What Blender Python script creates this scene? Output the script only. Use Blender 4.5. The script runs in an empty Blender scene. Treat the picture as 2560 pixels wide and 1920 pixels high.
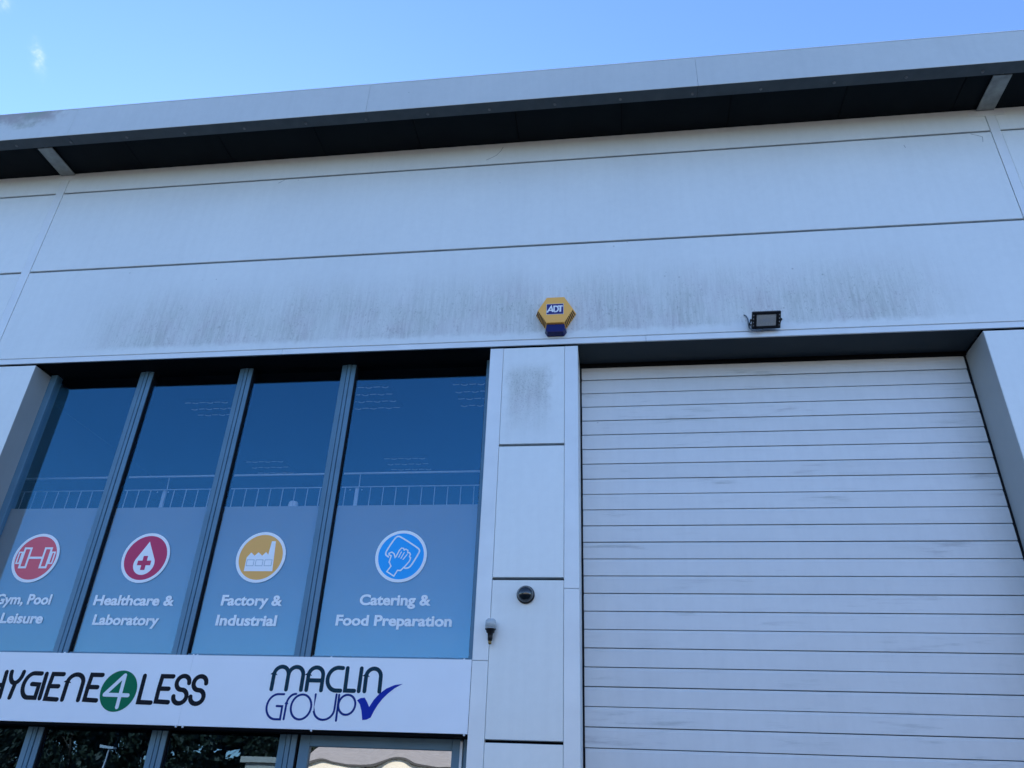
import bpy, bmesh, math, random
from math import sin, cos, pi, radians
from mathutils import Vector, Matrix
random.seed(7)
SC = bpy.context.scene
COL = SC.collection

# ---------------------------------------------------------------- camera
cam_d = bpy.data.cameras.new('camera')
cam_d.sensor_fit = 'HORIZONTAL'; cam_d.sensor_width = 36.0
cam_d.lens = 36.0 * 1904.41 / 2560.0
cam_d.clip_start = 0.05; cam_d.clip_end = 3000
cam = bpy.data.objects.new('camera', cam_d); COL.objects.link(cam)
YAW, PITCH, ROLL = -0.147278, 0.510785, 0.042028
f = Vector((sin(YAW)*cos(PITCH), cos(YAW)*cos(PITCH), sin(PITCH)))
r = Vector((cos(YAW), -sin(YAW), 0)); u = r.cross(f)
r2 = cos(ROLL)*r + sin(ROLL)*u; u2 = -sin(ROLL)*r + cos(ROLL)*u
m = Matrix((r2, u2, -f)).transposed().to_4x4(); m.translation = (0, -6, 1.65)
cam.matrix_world = m
SC.camera = cam

# ---------------------------------------------------------------- sky, sun, exposure
SUN_EL, SUN_AZ = radians(26), radians(-30)      # azimuth from +Y (behind the building) towards +X
sd = Vector((cos(SUN_EL)*sin(SUN_AZ), cos(SUN_EL)*cos(SUN_AZ), sin(SUN_EL)))
world = bpy.data.worlds.new('World'); SC.world = world; world.use_nodes = True
wn = world.node_tree; wn.nodes.clear()
wo = wn.nodes.new('ShaderNodeOutputWorld'); wb = wn.nodes.new('ShaderNodeBackground')
sky = wn.nodes.new('ShaderNodeTexSky'); sky.sky_type = 'NISHITA'; sky.sun_disc = False
sky.sun_elevation = SUN_EL; sky.sun_rotation = SUN_AZ
sky.air_density = 1.0; sky.dust_density = 0.08; sky.ozone_density = 2.0
wb.inputs['Strength'].default_value = 0.15
tint = wn.nodes.new('ShaderNodeMix'); tint.data_type = 'RGBA'; tint.blend_type = 'MULTIPLY'; tint.inputs[0].default_value = 1
tint.inputs[7].default_value = (.70, .85, 1.12, 1)          # the photograph's cool white balance
wn.links.new(sky.outputs[0], tint.inputs[6])
# two thin wisps of cloud high on the left
def wmath(op, a, b):
    n = wn.nodes.new('ShaderNodeMath'); n.operation = op
    for i, v in ((0, a), (1, b)):
        if isinstance(v, (int, float)): n.inputs[i].default_value = v
        else: wn.links.new(v, n.inputs[i])
    return n.outputs[0]
wtc = wn.nodes.new('ShaderNodeTexCoord')
wno = wn.nodes.new('ShaderNodeTexNoise'); wno.inputs['Scale'].default_value = 170; wno.inputs['Detail'].default_value = 7
wn.links.new(wtc.outputs['Generated'], wno.inputs['Vector'])
wsum = 0.0
for cdir, rl, rw, amp in (((-.5841, .4588, .6696), .0125, .0046, .22), ((-.5952, .4100, .6911), .006, .006, .14)):
    c = Vector(cdir).normalized(); tl = Vector((.0023, -.0164, .0133)).normalized(); tw = c.cross(tl).normalized()
    sv = wn.nodes.new('ShaderNodeVectorMath'); sv.operation = 'SUBTRACT'; wn.links.new(wtc.outputs['Generated'], sv.inputs[0]); sv.inputs[1].default_value = c
    tot = 0.0
    for ax, rad in ((tl, rl), (tw, rw), (c, .05)):
        dv = wn.nodes.new('ShaderNodeVectorMath'); dv.operation = 'DOT_PRODUCT'; wn.links.new(sv.outputs[0], dv.inputs[0]); dv.inputs[1].default_value = ax
        q = wmath('DIVIDE', dv.outputs['Value'], rad); tot = wmath('ADD', wmath('MULTIPLY', q, q), tot)
    mk = wmath('MULTIPLY', wmath('POWER', 2.718, wmath('MULTIPLY', tot, -1.0)), amp)
    wsum = wmath('ADD', wsum, wmath('MULTIPLY', mk, wmath('MULTIPLY', wmath('POWER', wno.outputs['Fac'], 3.0), 8.0)))
wmix = wn.nodes.new('ShaderNodeMix'); wmix.data_type = 'RGBA'; wn.links.new(wsum, wmix.inputs[0])
wn.links.new(tint.outputs[2], wmix.inputs[6]); wmix.inputs[7].default_value = (3.4, 3.8, 4.2, 1)
wn.links.new(wmix.outputs[2], wb.inputs['Color'])
wn.links.new(wb.outputs[0], wo.inputs[0])
sun_d = bpy.data.lights.new('sun', 'SUN'); sun_d.energy = 4.0; sun_d.angle = radians(0.53); sun_d.color = (1, .93, .82)
sun = bpy.data.objects.new('sun', sun_d); COL.objects.link(sun)
sun.rotation_euler = sd.to_track_quat('Z', 'Y').to_euler(); sun.location = (-20, 20, 30)
SC.view_settings.view_transform = 'Standard'; SC.view_settings.look = 'None'
SC.view_settings.exposure = 1.2; SC.view_settings.gamma = 1.0; SC.view_settings.use_curve_mapping = False
SC.cycles.max_bounces = 7; SC.cycles.diffuse_bounces = 3; SC.cycles.transparent_max_bounces = 10

# ---------------------------------------------------------------- materials
MATS = {}
def mat(name, color, rough=.5, metal=0., spec=.5, bump=0, bscale=40, var=0., vscale=3., coat=0.):
    if name in MATS: return MATS[name]
    M = bpy.data.materials.new(name); M.use_nodes = True; nt = M.node_tree; b = nt.nodes['Principled BSDF']
    b.inputs['Base Color'].default_value = (*color, 1); b.inputs['Roughness'].default_value = rough
    b.inputs['Metallic'].default_value = metal; b.inputs['Specular IOR Level'].default_value = spec
    b.inputs['Coat Weight'].default_value = coat
    tc = nt.nodes.new('ShaderNodeTexCoord')
    if var:
        n = nt.nodes.new('ShaderNodeTexNoise'); n.inputs['Scale'].default_value = vscale; n.inputs['Detail'].default_value = 6
        nt.links.new(tc.outputs['Object'], n.inputs['Vector'])
        mr = nt.nodes.new('ShaderNodeMapRange'); mr.inputs[1].default_value = .3; mr.inputs[2].default_value = .7
        mr.inputs[3].default_value = 1-var; mr.inputs[4].default_value = 1+var
        nt.links.new(n.outputs['Fac'], mr.inputs[0])
        mx = nt.nodes.new('ShaderNodeMix'); mx.data_type = 'RGBA'; mx.blend_type = 'MULTIPLY'; mx.inputs[0].default_value = 1
        mx.inputs[6].default_value = (*color, 1); nt.links.new(mr.outputs[0], mx.inputs[7])
        nt.links.new(mx.outputs[2], b.inputs['Base Color'])
    if bump:
        n2 = nt.nodes.new('ShaderNodeTexNoise'); n2.inputs['Scale'].default_value = bscale; n2.inputs['Detail'].default_value = 4
        nt.links.new(tc.outputs['Object'], n2.inputs['Vector'])
        bp = nt.nodes.new('ShaderNodeBump'); bp.inputs['Strength'].default_value = bump; bp.inputs['Distance'].default_value = .01
        nt.links.new(n2.outputs['Fac'], bp.inputs['Height']); nt.links.new(bp.outputs[0], b.inputs['Normal'])
    MATS[name] = M; return M

class NT:
    """tiny helper for node maths"""
    def __init__(s, nt): s.nt = nt
    def val(s, node, i, v):
        if isinstance(v, (int, float)): node.inputs[i].default_value = v
        else: s.nt.links.new(v, node.inputs[i])
    def m(s, op, a, b=0., c=0., clamp=False):
        n = s.nt.nodes.new('ShaderNodeMath'); n.operation = op; n.use_clamp = clamp
        s.val(n, 0, a); s.val(n, 1, b); s.val(n, 2, c); return n.outputs[0]
    def ss(s, x, lo, hi, a=0., b=1.):
        n = s.nt.nodes.new('ShaderNodeMapRange'); n.interpolation_type = 'SMOOTHSTEP'
        s.val(n, 0, x); n.inputs[1].default_value = lo; n.inputs[2].default_value = hi; n.inputs[3].default_value = a; n.inputs[4].default_value = b
        return n.outputs[0]
    def noise(s, vec, scale, detail=4, rough=.5):
        n = s.nt.nodes.new('ShaderNodeTexNoise'); n.inputs['Scale'].default_value = scale; n.inputs['Detail'].default_value = detail
        n.inputs['Roughness'].default_value = rough; s.nt.links.new(vec, n.inputs['Vector']); return n.outputs['Fac']
    def vscale(s, vec, v, off=(0, 0, 0)):
        n = s.nt.nodes.new('ShaderNodeMapping'); n.inputs['Scale'].default_value = v; n.inputs['Location'].default_value = off
        s.nt.links.new(vec, n.inputs['Vector']); return n.outputs[0]

def cladding(name, base, metal, rough, stain=None):
    """silver painted steel cladding; stain = 'lintel' / 'pier' / 'fascia' puts the algae and dirt where it grows"""
    M = bpy.data.materials.new(name); M.use_nodes = True; nt = M.node_tree; b = nt.nodes['Principled BSDF']; N = NT(nt)
    tc = nt.nodes.new('ShaderNodeNewGeometry'); P = tc.outputs['Position']
    sx = nt.nodes.new('ShaderNodeSeparateXYZ'); nt.links.new(P, sx.inputs[0]); X, Z = sx.outputs[0], sx.outputs[2]
    big = N.noise(P, .9, 5, .55); fine = N.noise(P, 14, 5, .6)
    tone = N.m('ADD', N.m('MULTIPLY', big, .13), N.m('MULTIPLY', fine, .09))       # 0..0.2
    tone = N.m('ADD', tone, .89)
    oi = nt.nodes.new('ShaderNodeObjectInfo')
    tone = N.m('MULTIPLY', tone, N.m('ADD', N.m('MULTIPLY', oi.outputs['Random'], .05), .965))   # panel to panel batch difference
    # faint rain streaks everywhere
    st = N.noise(N.vscale(P, (1, 1, .07)), 16, 4, .6)
    tone = N.m('MULTIPLY', tone, N.ss(st, .35, .75, 1.005, .98))
    # scattered scuffs and specks
    vo = nt.nodes.new('ShaderNodeTexVoronoi'); vo.inputs['Scale'].default_value = 3.2; nt.links.new(P, vo.inputs['Vector'])
    speck = N.ss(vo.outputs['Distance'], .018, .035, 1, 0)
    sel = N.ss(N.noise(P, 2.3, 2), .52, .6)
    fac = N.m('MULTIPLY', N.m('MULTIPLY', speck, sel), .45)
    if stain == 'lintel':
        warp = N.m('MULTIPLY', N.m('SUBTRACT', N.noise(N.vscale(P, (1, 1, .1)), 5, 3), .5), .25)
        zz = N.m('ADD', Z, warp)
        low = N.m('ADD', Z, N.m('MULTIPLY', N.m('SUBTRACT', N.noise(P, 11, 4, .65), .5), .12))
        band = N.m('MULTIPLY', N.ss(low, 5.57, 5.64), N.ss(zz, 5.78, 6.50, 1, 0))
        xm = N.m('MULTIPLY', N.ss(X, -5.9, -4.3), N.ss(X, 2.2, 3.5, 1, 0))
        patch = N.ss(N.noise(N.vscale(P, (1, 0, .35)), 1.7, 5, .6), .32, .60, .42, 1.0)
        area = N.m('MULTIPLY', N.m('MULTIPLY', band, xm), patch)
        streak = N.ss(N.noise(N.vscale(P, (1, 1, .075), (3.3, 0, 1.7)), 34, 7, .74), .36, .66)
        film = N.m('MULTIPLY', area, N.m('ADD', N.m('MULTIPLY', streak, .30), .17))
        gr1 = N.ss(N.noise(N.vscale(P, (1, 1, .7)), 46, 5, .75), .52, .62)
        gr2 = N.ss(N.noise(N.vscale(P, (1, 1, .55), (7, 0, 2)), 19, 6, .75), .54, .64)
        sp = N.m('MULTIPLY', area, N.m('MULTIPLY', N.m('MAXIMUM', gr1, gr2), .60))
        v2 = nt.nodes.new('ShaderNodeTexVoronoi'); v2.inputs['Scale'].default_value = 9; nt.links.new(P, v2.inputs['Vector'])
        dots = N.m('MULTIPLY', N.ss(v2.outputs['Distance'], .06, .11, 1, 0), N.m('MULTIPLY', N.m('MULTIPLY', xm, N.ss(Z, 5.6, 5.7)), N.ss(N.noise(P, 3, 2), .56, .62)))
        fac = N.m('MAXIMUM', fac, N.m('MAXIMUM', N.m('MAXIMUM', film, sp), N.m('MULTIPLY', dots, .5)))
    elif stain == 'pier':
        w = N.m('MULTIPLY', N.m('SUBTRACT', N.noise(P, 9, 4, .6), .5), .22)
        xw = N.m('ADD', X, w)
        band = N.m('MULTIPLY', N.ss(N.m('ADD', Z, w), 4.45, 5.0), N.ss(Z, 5.12, 5.30, 1, 0))
        xm = N.m('MULTIPLY', N.ss(xw, -.98, -.86), N.ss(xw, -.60, -.50, 1, 0))
        streak = N.ss(N.noise(N.vscale(P, (1, 1, .12)), 24, 4, .6), .3, .7, .45, 1)
        fac = N.m('MAXIMUM', fac, N.m('MULTIPLY', N.m('MULTIPLY', band, xm), N.m('MULTIPLY', N.m('ADD', streak, N.m('MULTIPLY', N.ss(N.noise(P, 60, 4, .7), .5, .66), .7)), .36)))
    elif stain == 'fascia':
        w = N.m('MULTIPLY', N.m('SUBTRACT', N.noise(P, 7, 5, .65), .5), .5)
        a = N.m('MULTIPLY', N.ss(N.m('ADD', X, w), -6.35, -6.1, 1, 0), N.ss(N.m('ADD', Z, w), 8.25, 8.5))
        fac = N.m('MAXIMUM', fac, N.m('MULTIPLY', a, .7))
    elif stain == 'shutter':
        s1 = N.ss(N.noise(N.vscale(P, (.16, 1, 1.6)), 9, 6, .68), .54, .74)
        s2 = N.ss(N.noise(P, 1.6, 2), .42, .62)
        fac = N.m('MAXIMUM', fac, N.m('MULTIPLY', N.m('MULTIPLY', s1, s2), .40))
    col = nt.nodes.new('ShaderNodeMix'); col.data_type = 'RGBA'; col.blend_type = 'MULTIPLY'; col.inputs[0].default_value = 1
    col.inputs[6].default_value = (*base, 1); nt.links.new(tone, col.inputs[7])
    mx = nt.nodes.new('ShaderNodeMix'); mx.data_type = 'RGBA'; nt.links.new(fac, mx.inputs[0]); nt.links.new(col.outputs[2], mx.inputs[6])
    gc = nt.nodes.new('ShaderNodeMix'); gc.data_type = 'RGBA'; nt.links.new(N.ss(N.noise(P, 1.9, 4, .6), .42, .60), gc.inputs[0])
    gc.inputs[6].default_value = (.19, .23, .19, 1); gc.inputs[7].default_value = (.27, .23, .25, 1)     # green algae / brown-purple grime
    nt.links.new(gc.outputs[2], mx.inputs[7]); nt.links.new(mx.outputs[2], b.inputs['Base Color'])
    me = N.m('MULTIPLY', N.m('SUBTRACT', 1, fac), metal); nt.links.new(me, b.inputs['Metallic'])
    ro = N.m('ADD', N.m('MULTIPLY', big, .12), rough - .06); ro = N.m('ADD', ro, N.m('MULTIPLY', fac, .3)); nt.links.new(ro, b.inputs['Roughness'])
    b.inputs['Specular IOR Level'].default_value = .35
    bp = nt.nodes.new('ShaderNodeBump'); bp.inputs['Strength'].default_value = .25; bp.inputs['Distance'].default_value = .02
    nt.links.new(N.noise(N.vscale(P, (1, 1, .6)), 1.7, 2), bp.inputs['Height']); nt.links.new(bp.outputs[0], b.inputs['Normal'])
    MATS[name] = M; return M

WALLC = (.82, .82, .77)
cladding('cladding', WALLC, .22, .42)
cladding('cladding_lintel', WALLC, .22, .42, 'lintel')
cladding('cladding_pier', WALLC, .22, .42, 'pier')
cladding('cladding_fascia', (.64, .64, .60), .35, .45, 'fascia')
cladding('shutter_paint', (.75, .75, .73), .15, .5, 'shutter')
mat('trim_paint', (.80, .80, .77), .4, .22, .4, var=.05)
mat('dark_void', (.004, .004, .005), .9, spec=.1)
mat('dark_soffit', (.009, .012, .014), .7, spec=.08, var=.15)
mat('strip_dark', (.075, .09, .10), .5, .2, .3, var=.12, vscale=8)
mat('bracket_steel', (.30, .31, .29), .55, .3, .4, var=.25, vscale=9)
mat('rivet_steel', (.16, .18, .20), .4, .5)
mat('frame_blue', (.105, .215, .30), .38, .1, .45, var=.08, vscale=5)
mat('gasket', (.006, .006, .009), .6, spec=.2)
mat('sign_white', (.93, .94, .95), .28, spec=.5, var=.02)
mat('ink_black', (.006, .007, .012), .5, spec=.15)
mat('ink_green', (.0, .17, .075), .5, spec=.15)
mat('ink_teal', (.005, .04, .065), .5, spec=.15)
mat('ink_navy', (.006, .03, .20), .5, spec=.15)
mat('ink_blue', (.006, .03, .36), .5, spec=.15)
mat('ink_white', (.85, .87, .88), .3)
mat('screw_white', (.8, .82, .84), .3)
mat('film_grey', (.205, .195, .175), .5, var=.03)
mat('film_white', (.97, .98, .98), .4)
mat('film_red', (.85, .13, .17), .5)
mat('film_crimson', (.62, .03, .12), .5)
mat('film_amber', (1.0, .50, .12), .5)
mat('film_cyan', (.0, .42, .95), .5)
mat('film_line', (.42, .50, .55), .5)
mat('alarm_yellow', (1.0, .49, .09), .38, var=.03)
mat('alarm_slot', (.10, .045, .008), .6)
mat('lens_blue', (.003, .006, .10), .25, spec=.35)
mat('label_navy', (.012, .008, .16), .4)
mat('black_metal', (.012, .012, .014), .38, spec=.5, var=.3, vscale=30)
mat('black_plastic', (.012, .011, .011), .5)
mat('reflector', (.85, .85, .82), .5)
mat('smoked_dome', (.008, .012, .014), .05, coat=1.)
mat('chrome_grey', (.45, .46, .46), .25, .8)
mat('sensor_cap', (.52, .56, .56), .22)
mat('cable_grey', (.10, .12, .14), .5)
mat('brass', (.35, .22, .08), .35, .8)
mat('rail_steel', (.42, .44, .47), .35, .0)
mat('room_dark', (.035, .038, .042), .8, spec=.1)
mat('room_white', (.75, .77, .78), .5)
mat('door_white', (.95, .95, .93), .4)
mat('concrete', (.07, .07, .068), .85, var=.15, vscale=.6)
mat('tan_clad', (.62, .52, .40), .6, var=.06)
mat('cream_clad', (.72, .65, .52), .6, var=.06)
mat('tan_roof', (.42, .37, .31), .6, var=.12)
mat('dark_gutter', (.02, .018, .018), .5)
mat('bark', (.06, .045, .03), .9)
mat('leaf', (.030, .045, .022), .6, var=.4, vscale=2)
mat('galvanised', (.42, .43, .44), .4, .6)
mat('roof_grey', (.35, .36, .37), .5, .2)

def glass(name, fac, tint, trans, wav=0., wscale=1.2):
    M = bpy.data.materials.new(name); M.use_nodes = True; nt = M.node_tree; nt.nodes.clear()
    out = nt.nodes.new('ShaderNodeOutputMaterial'); mx = nt.nodes.new('ShaderNodeMixShader')
    t = nt.nodes.new('ShaderNodeBsdfTransparent'); t.inputs[0].default_value = (*trans, 1)
    g = nt.nodes.new('ShaderNodeBsdfAnisotropic') if False else nt.nodes.new('ShaderNodeBsdfGlossy')
    g.inputs['Color'].default_value = (*tint, 1); g.inputs['Roughness'].default_value = 0.0
    mx.inputs[0].default_value = fac
    nt.links.new(t.outputs[0], mx.inputs[1]); nt.links.new(g.outputs[0], mx.inputs[2]); nt.links.new(mx.outputs[0], out.inputs[0])
    if wav:
        tc = nt.nodes.new('ShaderNodeTexCoord'); n = nt.nodes.new('ShaderNodeTexNoise'); n.inputs['Scale'].default_value = wscale; n.inputs['Detail'].default_value = 1.5
        nt.links.new(tc.outputs['Object'], n.inputs['Vector'])
        bp = nt.nodes.new('ShaderNodeBump'); bp.inputs['Strength'].default_value = 1; bp.inputs['Distance'].default_value = wav
        nt.links.new(n.outputs['Fac'], bp.inputs['Height']); nt.links.new(bp.outputs[0], g.inputs['Normal'])
    MATS[name] = M
glass('window_glass', .095, (.24, .70, 1.0), (1, 1, 1), .003, .8)
glass('door_glass', .50, (.86, .88, .90), (.4, .45, .5), .007, 1.5)
glass('lower_glass', .15, (.40, .66, .95), (.5, .55, .6), .004, 1.3)
glass('flood_glass', .12, (1, 1, 1), (.9, .9, .9))
def emis(name, color, s):
    M = bpy.data.materials.new(name); M.use_nodes = True; b = M.node_tree.nodes['Principled BSDF']
    b.inputs['Base Color'].default_value = (.12, .12, .12, 1); b.inputs['Emission Color'].default_value = (*color, 1); b.inputs['Emission Strength'].default_value = s
    MATS[name] = M
emis('louvre_glow', (.6, .85, 1), .026)

# ---------------------------------------------------------------- object helpers
def empty(name, loc, label=None, cat=None, group=None):
    o = bpy.data.objects.new(name, None); COL.objects.link(o); o.location = loc; o.empty_display_size = .1
    if label: o['label'] = label
    if cat: o['category'] = cat
    if group: o['group'] = group
    return o
def link(o, parent=None):
    COL.objects.link(o)
    if parent is not None:
        o.parent = parent
        o.matrix_parent_inverse = Matrix.Translation(-parent.location)
        # a child's own location stays zero, so its vertices are in world space
    return o
def tag(o, label, cat, group=None):
    o['label'] = label; o['category'] = cat
    if group: o['group'] = group
    return o

class B:
    def __init__(s): s.v = []; s.f = []; s.sm = []
    def add(s, vs, fs, smooth=False):
        n = len(s.v); s.v += [tuple(x) for x in vs]
        for q in fs: s.f.append([i+n for i in q]); s.sm.append(smooth)
        return s
    def box(s, x0, x1, y0, y1, z0, z1, bev=0.):
        if bev <= 0:
            vs = [(x, y, z) for x in (x0, x1) for y in (y0, y1) for z in (z0, z1)]
            return s.add(vs, [(0, 1, 3, 2), (4, 6, 7, 5), (0, 4, 5, 1), (2, 3, 7, 6), (0, 2, 6, 4), (1, 5, 7, 3)])
        # chamfer only the four front edges (front is y0)
        vs = [(x0, y1, z0), (x1, y1, z0), (x1, y1, z1), (x0, y1, z1),
              (x0, y0+bev, z0), (x1, y0+bev, z0), (x1, y0+bev, z1), (x0, y0+bev, z1),
              (x0+bev, y0, z0+bev), (x1-bev, y0, z0+bev), (x1-bev, y0, z1-bev), (x0+bev, y0, z1-bev)]
        fs = [(8, 9, 10, 11), (0, 3, 2, 1)]
        for i in range(4):
            j = (i+1) % 4; fs.append((4+i, 4+j, 9+i if i < 3 else 8, 8+i)); fs.append((i, j, 4+j, 4+i))
        return s.add(vs, fs)
    def prism_xz(s, poly, y0, y1):
        """poly: (x,z) outline; extruded between y0 (front) and y1"""
        a = sum(poly[i][0]*poly[(i+1) % len(poly)][1]-poly[(i+1) % len(poly)][0]*poly[i][1] for i in range(len(poly)))
        if a < 0: poly = poly[::-1]
        n = len(poly); vs = [(x, y0, z) for x, z in poly]+[(x, y1, z) for x, z in poly]
        return s.add(vs, [tuple(range(n)), tuple(range(2*n-1, n-1, -1))]+[(i, n+i, n+(i+1) % n, (i+1) % n) for i in range(n)])
    def prism_yz(s, poly, x0, x1):
        n = len(poly); vs = [(x0, y, z) for y, z in poly]+[(x1, y, z) for y, z in poly]
        return s.add(vs, [tuple(range(n)), tuple(range(2*n-1, n-1, -1))]+[(i, n+i, n+(i+1) % n, (i+1) % n) for i in range(n)])
    def stroke(s, pts, w, y0, y1, closed=False, cap=True):
        """flat ribbon along (x,z) points with mitred joints and round ends"""
        P = [Vector(p) for p in pts]; n = len(P); L = []; R = []
        for i in range(n):
            if closed: a, b = P[i-1], P[(i+1) % n]; d1 = (P[i]-a); d2 = (b-P[i])
            else:
                d1 = P[i]-P[i-1] if i else P[1]-P[0]; d2 = P[i+1]-P[i] if i < n-1 else P[i]-P[i-1]
            d1 = d1.normalized(); d2 = d2.normalized(); t = (d1+d2)
            t = t.normalized() if t.length > 1e-6 else d1
            nn = Vector((-t.y, t.x)); k = 1/max(.5, nn.dot(Vector((-d1.y, d1.x))))
            L.append(P[i]+nn*w/2*k); R.append(P[i]-nn*w/2*k)
        if closed:
            for i in range(n):
                j = (i+1) % n
                q = [L[i], L[j], R[j], R[i]]
                vs = [(p.x, y0, p.y) for p in q]+[(p.x, y1, p.y) for p in q]
                s.add(vs, [(0, 1, 2, 3), (0, 4, 5, 1), (2, 6, 7, 3)])
            return s
        out = list(L)
        if cap:
            d = (P[-1]-P[-2]).normalized(); nn = Vector((-d.y, d.x))
            out += [P[-1]+(nn*cos(a)+d*sin(a))*w/2 for a in [pi*k/8 for k in range(1, 8)]]
        out += R[::-1]
        if cap:
            d = (P[1]-P[0]).normalized(); nn = Vector((-d.y, d.x))
            out += [P[0]-(nn*cos(a)+d*sin(a))*w/2 for a in [pi*k/8 for k in range(1, 8)]]
        # triangulated as strip to stay valid for sharp bends
        nL = len(L)
        for i in range(nL-1):
            q = [L[i], L[i+1], R[i+1], R[i]]
            s.add([(p.x, y0, p.y) for p in q]+[(p.x, y1, p.y) for p in q], [(0, 1, 2, 3), (0, 4, 5, 1), (2, 6, 7, 3)])
        if cap:
            for e, c, d in ((0, P[0], (P[0]-P[1]).normalized()), (1, P[-1], (P[-1]-P[-2]).normalized())):
                nn = Vector((-d.y, d.x))
                arc = [c+(nn*cos(a)+d*sin(a))*w/2 for a in [pi*k/8 for k in range(9)]]
                k = len(arc); s.add([(p.x, y0, p.y) for p in arc]+[(p.x, y1, p.y) for p in arc], [tuple(range(k))]+[(i, i+k, i+1+k, i+1) for i in range(k-1)])
        return s
    def ring(s, cx, cz, ro, ri, y0, y1, n=48):
        vs = []
        for i in range(n):
            a = 2*pi*i/n
            for rr, y in ((ro, y0), (ri, y0), (ri, y1), (ro, y1)): vs.append((cx+rr*cos(a), y, cz+rr*sin(a)))
        fs = []
        for i in range(n):
            j = (i+1) % n
            for k in range(4): fs.append((4*i+k, 4*i+(k+1) % 4, 4*j+(k+1) % 4, 4*j+k))
        return s.add(vs, fs)
    def disc(s, cx, cz, rad, y0, y1, n=48):
        return s.prism_xz([(cx+rad*cos(2*pi*i/n), cz+rad*sin(2*pi*i/n)) for i in range(n)], y0, y1)
    def tube(s, pts, rad, n=8, caps=True):
        P = [Vector(p) for p in pts]; rs = rad if isinstance(rad, (list, tuple)) else [rad]*len(P)
        vs = []; prev = None
        for i, p in enumerate(P):
            d = ((P[min(i+1, len(P)-1)]-P[max(i-1, 0)])).normalized()
            if prev is None:
                a = d.orthogonal().normalized()
            else: a = (prev-d*prev.dot(d)).normalized()
            prev = a; b = d.cross(a)
            for k in range(n): vs.append(p+(a*cos(2*pi*k/n)+b*sin(2*pi*k/n))*rs[i])
        fs = [(i*n+k, i*n+(k+1) % n, (i+1)*n+(k+1) % n, (i+1)*n+k) for i in range(len(P)-1) for k in range(n)]
        s.add(vs, fs, True)
        if caps: s.add(vs[:n], [tuple(range(n))[::-1]]); s.add(vs[-n:], [tuple(range(n))])
        return s
    def lathe(s, origin, axis, prof, n=24):
        """prof: (radius, distance along axis)"""
        ax = Vector(axis).normalized(); a = ax.orthogonal().normalized(); b = ax.cross(a); o = Vector(origin); vs = []
        for rr, h in prof:
            for k in range(n): vs.append(o+ax*h+(a*cos(2*pi*k/n)+b*sin(2*pi*k/n))*rr)
        fs = [(i*n+k, i*n+(k+1) % n, (i+1)*n+(k+1) % n, (i+1)*n+k) for i in range(len(prof)-1) for k in range(n)]
        return s.add(vs, fs, True)
    def obj(s, name, material, parent=None, bev=0., smooth_angle=None, recalc=True):
        me = bpy.data.meshes.new(name); me.from_pydata(s.v, [], s.f)
        me.polygons.foreach_set('use_smooth', s.sm); me.validate()
        bm = bmesh.new(); bm.from_mesh(me)
        if recalc: bmesh.ops.recalc_face_normals(bm, faces=bm.faces)
        bm.to_mesh(me); bm.free(); me.update()
        me.materials.append(MATS[material]); o = bpy.data.objects.new(name, me); link(o, parent)
        if bev:
            md = o.modifiers.new('bevel', 'BEVEL'); md.width = bev; md.segments = 2; md.limit_method = 'ANGLE'; md.angle_limit = radians(40)
        return o

# ---------------------------------------------------------------- ground
g = B(); NX = 24
g.add([(-400, -400, 0), (400, -400, 0), (400, 400, 0), (-400, 400, 0)], [(0, 1, 2, 3)])
gr = g.obj('ground', 'concrete', recalc=False); gr['kind'] = 'structure'

# ---------------------------------------------------------------- the warehouse
W = empty('warehouse', (-1.2, 0, 0), 'silver clad industrial unit with overhanging eave, blue window frames and shutter door', 'building')
GAP = .0105                               # half of a recessed joint
ROWS = [('A', 7.818, 8.135), ('B', 6.654, 7.818), ('C', 5.523, 6.654)]
BAYS = [(-14.0, -6.440), (-6.337, 3.884), (3.979, 12.0)]
for nm, z0, z1 in ROWS:
    for i, (x0, x1) in enumerate(BAYS):
        b = B().box(x0+.001, x1-.001, 0, .055, z0+(GAP if nm != 'C' else .0025), z1-(GAP if nm != 'A' else 0), .004)
        b.obj('cladding_panel', 'cladding_lintel' if nm == 'C' else 'cladding', W)
B().box(-14, 12, .056, .20, 5.50, 8.30).obj('inner_lining', 'dark_void', W)
# vertical cover strips over the panel ends
for x0, x1 in ((-6.438, -6.340), (3.887, 3.977)):
    B().box(x0, x1, -.003, .05, 5.523, 8.135, .002).obj('cover_strip', 'trim_paint', W)
# scratches in the paint
mat('scratch', (.25, .26, .26), .7)
for pts in ([(-1.100, 8.077), (-1.123, 8.019), (-1.172, 7.953), (-1.282, 7.892)], [(3.689, 7.793), (3.745, 7.769), (3.789, 7.743), (3.780, 7.689), (3.775, 7.672)], [(3.032, 7.700), (3.040, 7.663)], [(-3.660, 7.755), (-3.592, 7.798)]):
    P_ = [Vector(q) for q in pts]
    B().stroke([tuple(q) for q in P_], .0045, -.0008, .0, cap=False).obj('scratch', 'scratch', W)
# drip trim along the bottom of the lintel, in lapped lengths
ends = [-14, -6.7, -3.173, .337, 3.9, 12]
for x0, x1 in zip(ends, ends[1:]):
    b = B(); b.prism_yz([(-.006, 5.459), (.011, 5.459), (.011, 5.520), (.0, 5.520), (-.003, 5.516), (-.006, 5.508)], x0+.0015, x1-.0015)
    b.obj('drip_trim', 'trim_paint', W)
# soffits of the two openings
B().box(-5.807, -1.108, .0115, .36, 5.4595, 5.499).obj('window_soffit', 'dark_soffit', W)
mat('lit_soffit', (.035, .045, .05), .6, spec=.2)  # lighter than the other soffits, the light falling here put into the colour
B().box(-.289, 3.225, .0115, .52, 5.4595, 5.499).obj('door_soffit', 'lit_soffit', W)
B().box(-.289, 3.225, .372, .52, 5.425, 5.459).obj('door_head', 'dark_void', W)

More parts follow.
